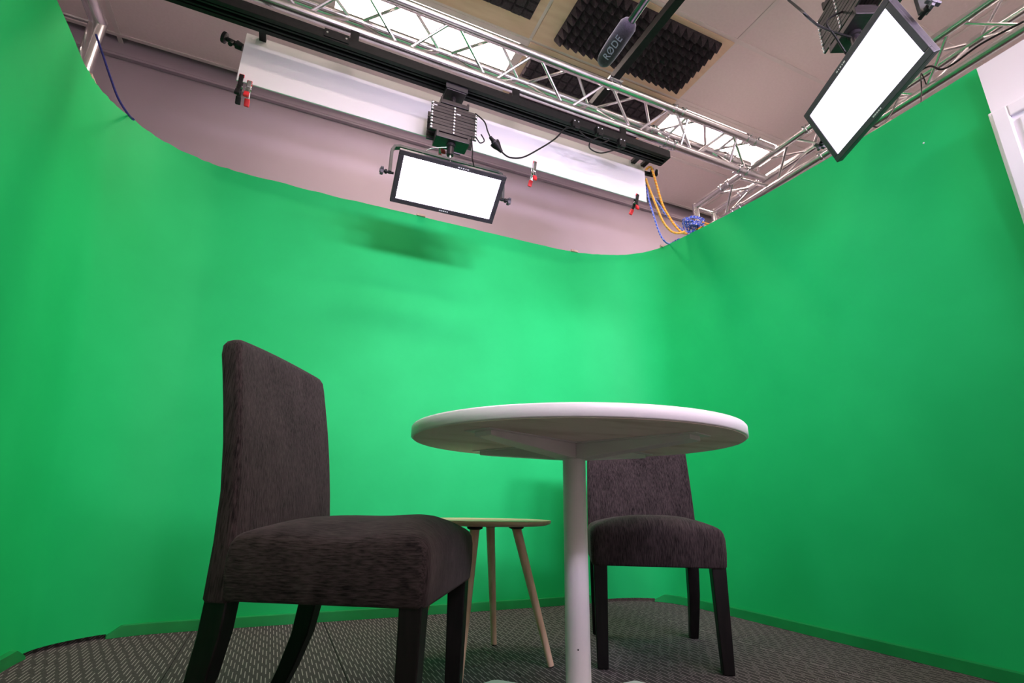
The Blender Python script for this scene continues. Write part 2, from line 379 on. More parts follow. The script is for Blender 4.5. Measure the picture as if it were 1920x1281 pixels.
def skirt(i0, i1, name='skirting_board', h=.043):
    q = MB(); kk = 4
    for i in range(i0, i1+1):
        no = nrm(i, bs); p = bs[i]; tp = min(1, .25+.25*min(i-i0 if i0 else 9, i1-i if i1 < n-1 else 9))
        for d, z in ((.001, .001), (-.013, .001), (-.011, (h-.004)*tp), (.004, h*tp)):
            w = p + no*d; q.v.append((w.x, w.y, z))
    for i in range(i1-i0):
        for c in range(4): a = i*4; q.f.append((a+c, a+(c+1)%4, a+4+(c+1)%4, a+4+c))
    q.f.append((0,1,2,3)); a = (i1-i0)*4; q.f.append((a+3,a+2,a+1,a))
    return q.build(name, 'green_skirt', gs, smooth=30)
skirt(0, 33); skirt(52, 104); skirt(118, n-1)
def wall_at(u, v, zt=TOPZ):   # a point on the top edge
    return onz(u, v, zt)
for (u, v, w) in ((790, 404, .05), (1078, 471, .05), (1243, 462, .03), (172, 150, .06)):
    p = onz(u, v, TOPZ); MB().box((p.x, p.y+(.008 if u > 300 else 0), TOPZ+.004), (w, .014, .012) if u > 300 else (.014, w, .012)).build('bare_board_edge', 'bare_edge', gs, smooth=0)
for (u, v, r) in ((1725, 265, .004), (1612, 246, .002)):
    p = onx(u, v, 2.205); f = p.z/TOPZ; p.x = 2.15+.088*f-.0008
    MB().lathe(p, (-1,0,0), [(0, r), (.0006, r*.8)], 7).build('paint_chip', 'print', gs)
for nm, (u, v, x) in (('timber_block', (1652, 243, 2.262)), ('timber_block', (1412, 378, 2.235))):
    p = onx(u, v, x); o = MB().box((p.x+.012, p.y, TOPZ-.07), (.024, .09, .19)).build(nm, 'bare_edge', smooth=0, bevel=.002)
    tag(o, 'bare timber block on the screen top below the near LED panel' if v < 300 else 'bare timber block on the screen top beside the truss leg', 'timber block')

# white partition with a door beyond the right end of the green screen
PX = 2.2
pw = MB(); pw.box((PX+.06, .60, 1.05), (.12, .18, 2.10)); pw.box((PX+.06, .02, 2.0), (.12, .98, .20)); pw.box((PX+.06, -.72, 1.05), (.12, .5, 2.10))
struct(pw.build('wall_partition', 'door_paint', smooth=0))
dr = MB(); dr.box((PX+.07, .02, .93), (.04, .94, 1.86))
d1 = struct(dr.build('door_1', 'door_paint', smooth=0))
for (a, b, w, dpt) in ((0, 0, .11, .020), (.012, .025, .045, .032), (.075, .075, .03, .027)):
    q = MB(); y0, y1, zt = .695-a, -.595+a, 1.885-a
    q.box((PX-dpt/2+.001, y0-w/2, zt/2), (dpt, w, zt)); q.box((PX-dpt/2+.001, y1+w/2, zt/2), (dpt, w, zt)); q.box((PX-dpt/2+.001, (y0+y1)/2, zt-w/2), (dpt, y0-y1-2*w, w))
    q.build('architrave', 'door_paint', d1, smooth=0, bevel=.004)
q = MB(); q.box((PX+.035, .53, .93), (.07, .025, 1.86)); q.box((PX+.035, -.49, .93), (.07, .025, 1.86)); q.box((PX+.035, .02, 1.852), (.07, 1.0, .025)); q.build('door_lining', 'door_paint', d1, smooth=0)
q = MB(); q.cyl((PX+.05, -.36, 1.0), (PX-.01, -.36, 1.0), .009); q.cyl((PX-.008, -.365, 1.0), (PX-.008, -.24, 1.0), .009); q.build('handle', 'steel', d1)

# ================================================================== TRUSSES
SD = .2; TR = .025; ZL = 2.678; ZU = ZL + SD*math.sqrt(3)/2
def truss_between(t, A, U, C, p0, p1, pitch, phase, TR=TR):
    """A (bottom), U, C (top) are functions of the run coordinate returning points"""
    for fn in (A, U, C): part(MB().cyl(fn(p0), fn(p1), TR, 14), 'chord', 'alu', t)
    def zig(P, Q, ph):
        s = p0 + ph; flip = False; pts = []
        while s < p1 - .02: pts.append((s, flip)); s += pitch/2; flip = not flip
        for (s0, f0), (s1, f1) in zip(pts, pts[1:]):
            a = (Q if f0 else P)(s0+.018); b = (Q if f1 else P)(s1-.018)
            part(MB().cyl(a, b, .0085, 8), 'brace', 'alu', t)
    zig(A, U, phase); zig(A, C, phase); zig(U, C, phase)
def collar(t, fn, s, run, TR=TR):
    d = (fn(s+.01)-fn(s)).normalized(); q = MB()
    for off in (-.035, .035): q.lathe(fn(s)+d*(off-.012), d, [(0, TR+.003), (.004, TR+.007), (.02, TR+.007), (.024, TR+.003)], 16)
    q.lathe(fn(s)-d*.02, d, [(0, TR+.002), (.04, TR+.002)], 14)
    for a in (0, 1):
        c = fn(s)+d*(-.035 if a == 0 else .035); w = V((0,0,1)).cross(d).normalized(); q.cyl(c - w*.045, c + w*.045, .006, 8)
    part(q, 'coupler', 'steel', t)
YA = 2.063
XR = 2.82   # inner top chord of the right-hand truss
tx = thing('lighting_truss', 'aluminium triangular truss spanning above the green screen parallel to its back', 'truss', (.8, YA, ZL), 'aluminium lighting trusses')
A = lambda s: V((s, YA, ZL)); U = lambda s: V((s, YA-SD/2, ZU)); C = lambda s: V((s, YA+SD/2, ZU))
truss_between(tx, A, U, C, -1.15, 2.78, .47, .02)
for s in (1.96, 2.58, -.9):
    for fn in (A, U, C): collar(tx, fn, s, 'x')
for s in (2.05, 2.46):     # end frames of the corner block
    for P, Q in ((A,U),(A,C),(U,C)): part(MB().cyl(P(s), Q(s), .0085, 8), 'brace', 'alu', tx)
def ytruss(xin, side, label, ph, TR=TR):
    t = thing('lighting_truss', label, 'truss', (xin, 2.72, 0), 'aluminium lighting trusses')
    xo = xin + side*SD
    A = lambda s: V((xin+side*SD/2, s, ZL)); U = lambda s: V((xin, s, ZU)); C = lambda s: V((xo, s, ZU))
    truss_between(t, A, U, C, -1.25, 2.735, .47, ph, TR)
    for s in (1.70, 2.42, .35):
        for fn in (A, U, C): collar(t, fn, s, 'y', TR)
    for ye in (2.735, -1.25):
        for x in (xin, xo):
            q = MB(); q.cyl((x, ye, 0.012), (x, ye, ZU+.02), TR, 14); q.lathe((x, ye, ZU+.006), (0,0,1), [(0,TR),(.012,TR*.9),(.02,TR*.55)], 14); part(q, 'leg', 'alu', t)
            part(MB().box((x, ye, .0065), (.12, .12, .012)), 'foot_plate', 'steel', t, bevel=.002)
        part(MB().cyl((xin, ye, ZU-.01), (xo, ye, ZU-.01), .011, 8), 'brace', 'alu', t)
        s = 1 if ye > 0 else -1
        q = MB(); q.cyl((xin+side*SD/2, ye-s*.01, ZL), (xin+side*SD/2, ye-s*.01, .012), TR*.8, 12) if False else None
        z = .25
        while z < 2.5:
            part(MB().cyl((xin, ye, z), (xo, ye, z+.23), .0085, 8), 'brace', 'alu', t); part(MB().cyl((xo, ye, z+.23), (xin, ye, z+.46), .0085, 8), 'brace', 'alu', t); z += .46
    return t
ytruss(XR, 1, 'aluminium truss running along the outside of the screen by the white door', .05)
ytruss(-1.17, -1, 'aluminium truss with an upright pipe leg beside the loose navy rope', .05, .038)
# front cross truss (out of view, carries the key light)
tf = thing('lighting_truss', 'aluminium truss across the open side of the studio facing the green screen', 'truss', (.8, -.9, ZL), 'aluminium lighting trusses')
YF = -.9
truss_between(tf, lambda s: V((s, YF, ZL)), lambda s: V((s, YF-SD/2, ZU)), lambda s: V((s, YF+SD/2, ZU)), -1.15, 2.78, .47, .02)

# ================================================================== BLACK RAIL UNDER THE TRUSS
RZ = 2.55; RX0, RX1 = -.80, 1.90; RY = 2.05
tr_ = thing('lighting_rail', 'long black slotted lighting rail slung under the truss with power sockets', 'rail', ((RX0+RX1)/2, RY, RZ))
q = MB(); cxr = (RX0+RX1)/2; ln = RX1-RX0
q.box((cxr, RY, RZ+.012), (ln, .085, .02)); 
for dy in (-.0425, -.014, .014, .0425): q.box((cxr, RY+dy, RZ-.008), (ln, .009, .045))
for dy in (-.036, .036): q.box((cxr, RY+dy, RZ-.029), (ln, .02, .005))
part(q, 'rail_profile', 'black', tr_, smooth=0)
for x in (-.5, .05, .9, 1.6):
    q = MB(); q.box((x, RY, RZ+.07), (.04, .012, .11)); q.box((x, RY+.01, RZ+.03), (.06, .05, .016)); part(q, 'hanger', 'black', tr_, smooth=0)
pj = ony(632, 66, RY-.05)
q = MB(); q.box((pj.x, RY-.049, RZ), (.11, .006, .045)); jp = part(q, 'joint_plate', 'black', tr_, smooth=0, bevel=.001)
for s in (-.042, .042): part(MB().lathe((pj.x+s, RY-.0515, RZ), (0,-1,0), [(0,.006),(.003,.005)], 8), 'screw', 'steel', tr_)
SOCK = []
for (u, v) in ((1078, 235), (1122, 248), (1164, 270)):
    p = ony(u, v, RY-.055); q = MB(); q.box((p.x, RY-.06, p.z), (.045, .03, .05)); q.box((p.x, RY-.068, p.z-.028), (.03, .022, .02)); part(q, 'power_socket', 'black', tr_, smooth=0, bevel=.004)
    for s in (-.012, .012): part(MB().lathe((p.x+s, RY-.0755, p.z+.012), (0,-1,0), [(0,.004),(.002,.003)], 8), 'screw', 'print', tr_)
    SOCK.append(V((p.x, RY-.068, p.z-.038)))
q = MB(); q.box((RX1+.004, RY, RZ-.006), (.012, .09, .05)); part(q, 'end_cap', 'black', tr_, smooth=0, bevel=.003)

# ================================================================== WHITE REFLECTOR BOARD
BY = 2.2
c0 = ony(463, 62, BY); c1 = ony(443, 150, BY); c2 = ony(1210, 378, BY); c3 = ony(1212, 310, BY)
zt = (c0.z+c3.z)/2; zb = (c1.z+c2.z)/2; xl = c1.x; xr = 1.868
rb = MB(); out = [(xl, zb), (xr, zb)]
for k in range(7): a = k/6*math.pi/2; out.append((xr-.045+.045*math.cos(a), zt-.045+.045*math.sin(a)))
out += [(xl, zt)]
nn = len(out)
rb.add([(x, BY, z) for x, z in out] + [(x, BY+.006, z) for x, z in out], [tuple(range(nn)), tuple(range(2*nn-1, nn-1, -1))] + [(i, i+nn, (i+1)%nn+nn, (i+1)%nn) for i in range(nn)])
t = thing('reflector_board', 'long white bounce board hanging behind the lighting rail with clamps along it', 'reflector', ((xl+xr)/2, BY, zb))
part(rb, 'board', 'reflector', t, smooth=0)
q = MB().bar((xl+.06, BY+.02, zb+.09), (xr-.08, BY+.02, zb+.09), .02, .03); part(q, 'rear_batten', 'black', t, smooth=0)
for x in (xl+.07, 1.78, 1.855):
    q = MB(); q.bar((x, BY+.024, zb+.05), (x, BY+.024, RZ+.05), .034 if x < 1 else .022, .02, up=(0,1,0)); part(q, 'hanging_bracket', 'black', t, smooth=0, bevel=.003)
    q = MB(); q.bar((x, RY+.03, RZ+.03), (x, BY+.03, RZ+.03), .03, .02); part(q, 'hanging_arm', 'black', t, smooth=0)
p = ony(440, 72, BY); q = MB()
q.lathe((xl-.005, BY+.02, p.z-.02), (-1,0,.30), [(0,.016),(.03,.02),(.035,.012),(.075,.010),(.078,.026),(.092,.026),(.094,.02)], 14); q.cyl((xl-.05, BY+.02, p.z-.005), (xl-.055, BY+.0, p.z-.04), .01)
part(q, 'clamp_knob', 'black', t)
# pulley at the far end for the ropes
pp = ony(1222, 323, BY+.0)
q = MB(); q.bar((xr-.01, BY+.03, pp.z), (pp.x+.03, BY+.02, pp.z), .02, .02); part(q, 'pulley_arm', 'black', t, smooth=0)
for dx in (-.012, .024): part(MB().lathe((pp.x+dx, BY-.005, pp.z), (.9,-.4,0), [(0,.016),(.004,.023),(.012,.023),(.016,.016)], 14), 'pulley', 'black', t)

# spring clamps on the bottom edge
def spring_clamp(x, z, label, tilt=0, jaw=.03, body='black', red_arm=True):
    t = thing('spring_clamp', label, 'clamp', (x, BY, z), 'spring clamps on the reflector board')
    up = V((math.sin(tilt), 0, math.cos(tilt))); sd = V((math.cos(tilt), 0, -math.sin(tilt)))
    o = V((x, BY, z)); piv = o - up*.032
    for s in (-1, 1):
        y = V((0, s, 0))
        q = MB(); q.bar(o + up*jaw + y*.010, piv + y*.012, .018, .008, up=y); q.bar(piv + y*.012, piv - up*.055 + y*.030, .018, .009, up=y)
        part(q, 'arm', body, t, smooth=0, bevel=.003)
        q = MB(); q.box(o + up*(jaw-.004) + y*.007, (.022, .008, .016), sd, (0,1,0), up); part(q, 'jaw_pad', 'red', t, smooth=0, bevel=.003)
        q = MB(); a = piv - up*.035 + y*.0215; b = piv - up*.068 + y*.0365
        q.bar(a, b, .022, .014, up=y); part(q, 'grip', 'red' if red_arm else 'black', t, smooth=0, bevel=.004)
    part(MB().cyl(piv - sd*.013, piv + sd*.013, .008, 10), 'spring', 'steel', t)
spring_clamp(ony(452, 152, BY).x, zb, 'black spring clamp on the lower corner of the white board by the clamp knob', 0, .028, 'black', False)
spring_clamp(ony(468, 158, BY).x, zb, 'red tipped spring clamp next to the black clamp on the white board', 0, .006, 'steel')
spring_clamp(ony(1001, 316, BY).x, zb, 'red tipped spring clamp on the white board beside the hanging cable', .1, .04, 'steel')
spring_clamp(ony(1193, 374, BY).x, zb, 'red tipped spring clamp on the white board near the ropes', .25, .03, 'black')
spring_clamp(ony(826, 268, BY).x, zb, 'red tipped spring clamp on the white board behind the folded pantograph', -.1, .02, 'steel')

# ================================================================== LED PANELS ON PANTOGRAPHS
def led_panel(center, u, v, label, pan_label, hang, ztop, lamp='led'):
    c, u, v = V(center), V(u).normalized(), V(v).normalized(); v = (v - u*v.dot(u)).normalized(); n = u.cross(v)   # n = light direction
    w, h = .513, .247; iw, ih = .466, .202
    t = thing('led_panel_light', label, 'studio light', c, 'LED panel lights')
    q = MB()
    q.box(c - n*.0125, (w, h, .017), u, v, n)
    for s in (-1, 1):
        q.box(c + v*(s*(h+ih)/4), (w, (h-ih)/2, .010), u, v, n); q.box(c + u*(s*(w+iw)/4), ((w-iw)/2, ih, .010), u, v, n)
    part(q, 'housing', 'bezel', t, smooth=0, bevel=.002)
    part(MB().box(c - n*.001, (iw, ih, .004), u, v, n), 'diffuser', lamp, t, smooth=0)
    q = MB().box(c - n*.040, (w*.6, h*.6, .04), u, v, n); part(q, 'power_supply', 'bezel', t, smooth=0, bevel=.004)
    q = MB()
    for i, ln in enumerate((.012, .006, .009, .005, .01)): q.box(c - v*(h/2-.012) + u*(.0+i*.011*(-1 if u.x < 0 else 1)-.02) + n*.0052, (ln*.8, .005, .0006), u, v, n)
    for i, ln in enumerate((.005, .007, .007, .007, .008)): q.box(c + v*(h/2-.011) + u*(i*.0095-.02) + n*.0052, (ln, .005, .0006), u, v, n)
    part(q, 'print_mark', 'print', t, smooth=0)
    # yoke: pivots on the short sides, hanging plumb from the pantograph
    up = V((0,0,1)); bk = V((n.x, n.y, 0)).normalized()*-1
    yo = []
    e = w/2 + .022; hh = .150
    cb = c - n*.03
    cs = []
    for s in (-1, 1):
        base = cb + u*(s*e)
        cs.append(base)
    pts = [cs[0]] + [cs[0] + up*(hh-.03) + u*.0, cs[0] + up*(hh-.008) + u*.010, cs[0] + up*hh + u*.035] + [cs[1] + up*hh - u*.035, cs[1] + up*(hh-.008) - u*.010, cs[1] + up*(hh-.03), cs[1]]
    q = MB()
    pr = [(.5*.026), .5*.006]
    side = up.cross(u).normalized()
    o0 = len(q.v)
    for i, p in enumerate(pts):
        tn = (pts[min(i+1,len(pts)-1)] - pts[max(i-1,0)]).normalized(); no = tn.cross(side).normalized()
        for a, b in ((-1,-1),(1,-1),(1,1),(-1,1)): q.v.append(tuple(p + side*(a*.013) + no*(b*.0065)))
    for i in range(len(pts)-1):
        for k in range(4): q.f.append((i*4+k, i*4+(k+1)%4, i*4+4+(k+1)%4, i*4+4+k))
    q.f.append((3,2,1,0)); z = (len(pts)-1)*4; q.f.append((z, z+1, z+2, z+3))
    yk = part(q, 'yoke', 'yoke', t, smooth=30)
    for s in (-1, 1):
        p = cs[0 if s < 0 else 1] + u*(s*.004)
        q = MB().lathe(p - u*(s*.022), u*s, [(0,.006),(.03,.006),(.031,.011),(.040,.011),(.041,.007),(.05,.007)], 12)
        kn = part(q, 'pivot_bolt', 'black', t)
        q = MB(); cc = p + u*(s*.032); a1 = up; a2 = u.cross(up).normalized()
        for k in range(4):
            a = k*math.pi/2 + .4; d = a1*math.cos(a) + a2*math.sin(a); q.bar(cc, cc + d*.021, .010, .014, up=u)
        q.lathe(cc - u*(s*.008), u*s, [(0,.010),(.018,.011)], 10)
        part(q, 'star_knob', 'knob', t, smooth=0, bevel=.002)
    mid = cb + up*hh
    q = MB().cyl(mid - up*.012, mid + up*.05, .008, 12); q.lathe(mid - up*.016, up, [(0,.010),(.010,.010)], 6)
    part(q, 'spigot', 'steel', t)
    # safety wire
    q = MB(); q.path(crom([mid + up*.07 + u*.02, mid + up*.05 + u*.09 - side*.01, mid + up*.01 + u*.13, c - v*(h/2) + u*.15 - n*.03], 6), .0018, 6); part(q, 'safety_wire', 'steel', t)
    # ---- pantograph above
    x, y = mid.x, mid.y
    zb_ = mid.z + .03; 
    g = thing('pantograph_hanger', pan_label, 'light hanger', (x, y, zb_), 'scissor pantographs holding the LED panels')
    hd = u if abs(u.z) < .3 else V((1,0,0)); hd = V((hd.x, hd.y, 0)).normalized(); 
    if hd.x < 0: hd = -hd
    dp = V((-hd.y, hd.x, 0)); base = V((x, y, zb_))
    q = MB(); q.lathe(base - V((0,0,.002)), (0,0,1), [(0,.017),(.045,.017),(.047,.024),(.06,.024)], 12); q.cyl(base + V((0,0,.02)) - dp*.0, base + V((0,0,.02)) + hd*.05, .006, 8); part(q, 'spigot_socket', 'slat', g)
    q = MB(); q.box(base + V((0,0,.072)), (.15, .085, .026), hd, dp)
    for s in (-1, 1): q.box(base + V((0,0,.080)) + hd*(s*.078), (.012, .085, .042), hd, dp)
    part(q, 'lower_carriage', 'slat', g, smooth=0, bevel=.002)
    nsl = 9; zs = base.z + .10; dz = .0185
    for i in range(nsl):
        for s in (-1, 1):
            tilt = .012*(1 if (i+ (s > 0)) % 2 else -1)
            z0 = zs + i*dz; p = V((x, y, z0)) + dp*(s*.038)
            a = p - hd*.118 + V((0,0,-tilt*.11)); b = p + hd*.118 + V((0,0,tilt*.11))
            sl = part(MB().bar(a, b, .007, .0178), 'slat', 'slat', g, smooth=0, bevel=.0015, seg=1)
            for tt in (-.112, 0, .112): part(MB().lathe(p + hd*tt + V((0,0,tilt*tt)) + dp*(s*.003), dp*s, [(0,.0068),(.004,.0068),(.006,.004)], 8), 'rivet', 'steel', g).parent = sl; COL.objects[-1].matrix_parent_inverse = Matrix.Identity(4)
    zt_ = zs + nsl*dz
    q = MB(); q.box(V((x,y,zt_+.008)), (.13, .085, .024), hd, dp)
    for s in (-1, 1): q.box(V((x,y,zt_+.014)) + hd*(s*.068), (.010, .085, .036), hd, dp)
    part(q, 'upper_carriage', 'slat', g, smooth=0, bevel=.002)
    q = MB(); q.lathe((x, y, zt_+.018), (0,0,1), [(0,.02),(.02,.02),(.022,.012),(max(.03, ztop-zt_-.05), .012)], 12); part(q, 'stem', 'slat', g)
    q = MB(); q.box((x, y, ztop-.022), (.105, .10, .03)); part(q, 'trolley', 'slat', g, smooth=0, bevel=.003)
    q = MB(); q.box((x, y-.052, ztop-.006), (.115, .006, .05)); part(q, 'trolley_plate', 'bezel', g, smooth=0, bevel=.001)
    for s in (-.042, .042): part(MB().lathe((x+s, y-.0555, ztop+.004), (0,-1,0), [(0,.005),(.003,.004)], 8), 'screw', 'steel', g)
    for k, (a, zz) in enumerate(((-.10, zt_-.03), (.02, zt_-.05))):
        part(MB().box(V((x, y, zz)) + hd*a - dp*.0425, (.022, .0006, .006), hd, dp), 'print_mark', 'print', g, smooth=0)
    return t, mid, zt_, hd, dp
K1 = 2.58; d1_ = V((.217, .795, .556))*K1
c1_ = CAMPOS + d1_
L1 = led_panel(c1_, (-1,.03,0), (-.02,.80,-.60), 'glowing white LED panel hanging over the table in front of the white bounce board',
   'folded black scissor pantograph on the slotted rail above the LED panel', None, RZ-.028)
K2 = 2.38; c2_ = CAMPOS + V((.713, .351, .6))*K2
L2 = led_panel(c2_, (.44,.897,-.01), (.37,-.10,-.92), 'glowing white LED panel angled beside the white door partition',
   'scissor pantograph holding the tilted LED panel near the white partition', None, 2.80, 'led_dim')
# three key panels on the front truss, same fixture, aimed at the green screen
for kx, wh in ((.40, 'nearest the upright pipe leg'), (1.12, 'between its two neighbours'), (1.84, 'nearest the white door partition')):
    c3_ = V((kx, YF+.03, 1.92)); nK = (V((.82+.45*kx, 2.65, 1.36)) - c3_).normalized(); uK = nK.cross(V((0,0,1))).normalized(); vK = nK.cross(uK)
    L3 = led_panel(c3_, uK, vK, 'LED panel on the front truss aimed at the screen, ' + wh, 'scissor pantograph under the front truss, ' + wh, None, 2.66, 'led_dim')
    ld = bpy.data.lights.new('key_lamp', 'AREA'); ld.shape = 'RECTANGLE'; ld.size = .46; ld.size_y = .2; ld.energy = KEY/3; ld.color = (1, .86, 1.16); ld.spread = math.radians(72)
    lo = bpy.data.objects.new('key_lamp', ld); COL.objects.link(lo); lo.parent = L3[0]
    lo.matrix_local = Matrix.Translation(nK*.012) @ (-nK).to_track_quat('Z','Y').to_matrix().to_4x4()

# cross rail over the trusses (black, runs in y) carrying the second panel
rr = thing('cross_rail', 'black square rail laid across the top of the truss behind the microphone', 'rail', (1.49, .6, 2.91))
part(MB().box((1.49, .62, 2.908), (.046, 3.3, .046)), 'rail_profile', 'black', rr, smooth=0, bevel=.002)
q = MB(); q.box((1.56, L2[1].y, 2.858), (.26, .045, .045)); part(q, 'side_arm', 'black', rr, smooth=0, bevel=.002)
q = MB()
for dx in (-.03, .03): q.lathe((1.49+dx, YA-SD/2, ZU), (1,0,0), [(0, TR+.001), (0, TR+.004), (.005, TR+.004), (.005, TR+.001)], 18)
q.box((1.49, YA-SD/2, ZU+.032), (.09, .06, .012)); part(q, 'rail_clamp', 'steel', rr)

# cables
def cable(name, pts, r, m, label, cat='cable', n=7, k=8, group=None):
    o = MB().path(crom(pts, k), r, n, uv=True).build(name, m, None)
    return tag(o, label, cat, group)
yc = RY-.075
pl = ony(940, 285, yc)
pan1 = L1[1]
con = thing('power_connector', 'black inline plug connector on the cable beside the pantograph', 'connector', pl)
p0 = ony(919, 257, yc); p1 = ony(942, 287, yc); ax = (p1-p0).normalized()
q = MB().lathe(p0, ax, [(0,.008),(.022,.010),(.024,.013),(.032,.013),(.033,.022),(.040,.024),(.052,.022),(.075,.012),(.092,.008)], 14); part(q, 'body', 'black', con)
q = MB().lathe(p0 + ax*.034, ax, [(0,.0245),(.006,.0245)], 14); part(q, 'collar', 'bezel', con)
cable('power_cable', [V((L1[1].x+.10, yc+.03, L1[2]-.03)), ony(908, 228, yc), ony(914, 245, yc), p0], .0035, 'black', 'thin black cable from the pantograph down to the inline connector')
cable('power_cable', [p0+ax*.09, ony(955, 295, yc), ony(980, 295, yc), ony(1010, 280, yc), ony(1040, 261, yc), ony(1062, 240, yc), SOCK[0]], .0042, 'black', 'black cable sagging in front of the white board from connector to socket')
cable('power_cable', [SOCK[0]+V((.02,0,0)), ony(1100, 258, yc), ony(1125, 268, yc), ony(1142, 262, yc), SOCK[1]+V((.02,0,0))], .0038, 'black', 'short black cable linking two sockets on the rail')
cable('power_cable', [SOCK[1], ony(1108, 265, yc), ony(1106, 278, yc), ony(1125, 287, yc), ony(1150, 282, yc), SOCK[2]], .0038, 'black', 'black cable loop hanging below the rail sockets')
cable('power_cable', [V((L1[1].x+.09, L1[1].y-.04, L1[2]-.14)), ony(886, 285, 2.02), ony(886, 300, 2.03), c1_ - V((-.15,0,-.10)) + V((0,.03,.03))], .003, 'black', 'black lead from the pantograph to the back of the hanging LED panel')
cable('power_cable', [ony(893, 258, 1.99), ony(900, 268, 1.99), ony(908, 264, 1.99), ony(902, 252, 1.99)], .003, 'black', 'small loop of black cable at the corner of the folded pantograph')
y2 = L2[1].y
cable('power_cable', [onz(1478, 0, 2.6), ony(1500, 18, y2), ony(1530, 45, y2), ony(1562, 60, y2), V((L2[1].x-.03, y2, L2[1].z+.06))], .0045, 'black', 'black cable swooping from the ceiling to the angled LED panel')
cable('power_cable', [V((L2[1].x-.02, y2, L2[2]-.1)), ony(1550, 40, y2), ony(1567, 70, y2), ony(1586, 100, y2), c2_ - V((0,0,-.06)) - V((-.03,0,0))], .0038, 'black', 'black lead running down behind the angled LED panel')
xt = XR+.0
cable('power_cable', [onx(1920, 40, xt), onx(1840, 82, xt-.03), onx(1790, 118, xt-.05), onx(1765, 130, xt-.05), onx(1740, 125, xt-.05), onx(1700, 150, xt-.05)], .005, 'black', 'black cable slung along the truss beside the door partition')
pk = onx(1728, 125, XR+.1); cable('power_cable', [V((XR+.1, pk.y, ZL)), onx(1728, 138, xt+.04), onx(1727, 150, xt-.06), onx(1728, 170, xt-.06), onx(1727, 192, 2.4), onz(1727, 202, TOPZ+.004)], .003, 'black', 'thin black cable dangling from the truss over the screen edge')
cable('power_cable', [onx(1690, 170, 2.6), onx(1675, 205, 2.5), onx(1660, 228, 2.4), onx(1645, 238, 2.35), onx(1634, 235, 2.3)], .004, 'black', 'black cable drooping behind the angled LED panel onto the screen top')
# ropes at the far right corner
pile = onz(1300, 442, TOPZ)
def P(u, v, y): return ony(u, v, y)
cable('rope', [P(1211, 318, 2.17), P(1219, 313, 2.165), P(1224, 322, 2.165), P(1232, 350, 2.17), P(1243, 385, 2.18), P(1260, 415, 2.18), P(1276, 434, 2.17), onz(1288, 438, 2.16)], .0072, 'rope_y', 'yellow braided rope running over the pulley down to the screen corner', 'rope')
cable('rope', [P(1211, 335, 2.21), P(1216, 350, 2.21), P(1230, 385, 2.2), P(1243, 415, 2.2), P(1258, 433, 2.19), P(1272, 437, 2.17), onz(1284, 434, 2.15)], .0072, 'rope_y', 'yellow braided rope sagging lowest between white board and screen corner', 'rope')
cable('rope', [P(1212, 345, 2.225), P(1216, 372, 2.22), P(1225, 402, 2.21), P(1236, 435, 2.2), P(1246, 452, 2.19), onz(1256, 457, 2.14), onz(1272, 449, 2.14), onz(1282, 451, 2.14)], .0056, 'rope_b', 'blue braided rope hanging from the board end to the screen top', 'rope')
cable('rope', [P(1212, 342, 2.23), P(1220, 362, 2.23), P(1236, 384, 2.24), P(1248, 402, 2.24), P(1264, 418, 2.23), P(1280, 432, 2.2), onz(1290, 436, 2.16)], .0056, 'rope_b', 'blue braided rope behind the yellow ropes', 'rope')
def bundle(c, r, n, m, name, label, seed):
    rnd = random.Random(seed); pts = []
    for i in range(n):
        th = rnd.uniform(0, 2*math.pi); ph = rnd.uniform(-1, 1); rr_ = r*rnd.uniform(.35, 1.12)
        pts.append(V((c[0] + rr_*1.25*math.cos(th)*math.sqrt(1-ph*ph*.8), c[1] + rr_*.8*math.sin(th), c[2] + rr_*.75*ph)))
    return cable(name, pts, .0048, m, label, 'rope', 7, 7)
pb = onz(1302, 428, TOPZ+.06); py_ = onz(1300, 440, TOPZ+.03)
bundle((pb.x, pb.y, TOPZ+.085), .066, 46, 'rope_b', 'rope_bundle', 'tangled blue rope bundle resting on the screen corner', 3)
bundle((py_.x+.05, py_.y-.05, TOPZ+.06), .055, 30, 'rope_y', 'rope_bundle', 'tangled yellow rope under the blue bundle on the screen corner', 5)
cable('rope', [ony(180, 65, 2.52), ony(192, 100, 2.50), ony(207, 145, 2.47), ony(222, 185, 2.44), onz(241, 215, TOPZ+.012), onz(250, 224, TOPZ-.2)], .0048, 'rope_dark', 'navy rope hanging slack from the upright truss pipe onto the screen', 'rope')

# ================================================================== BOOM MICROPHONE
tip = CAMPOS + ray(1127, 122)*(1.35/ray(1127,122).dot(RW @ V((0,0,-1))))
tail = CAMPOS + ray(1183, 40)*(1.24/ray(1183,40).dot(RW @ V((0,0,-1))))
ax = (tail-tip); LN = ax.length; ax.normalize()
t = thing('boom_microphone', 'shotgun microphone in a grey foam windshield hanging below the foam panel', 'microphone', tip)
R_ = .0215
pr = [(-.0, .004), (.002, .010), (.008, .0162), (.018, .0200), (.035, R_), (LN*.5, R_+.001), (LN-.012, R_+.0005), (LN-.003, R_-.004), (LN, R_-.008), (LN+.001, .0105)]
ws = part(MB().lathe(tip, ax, pr, 32), 'windshield', 'mic_foam', t)
q = MB().lathe(tip + ax*(LN-.01), ax, [(0,.0095),(.075,.0095),(.076,.012),(.088,.012),(.089,.0095),(.15,.0095),(.152,.007)], 18); part(q, 'mic_body', 'mic_body', t)
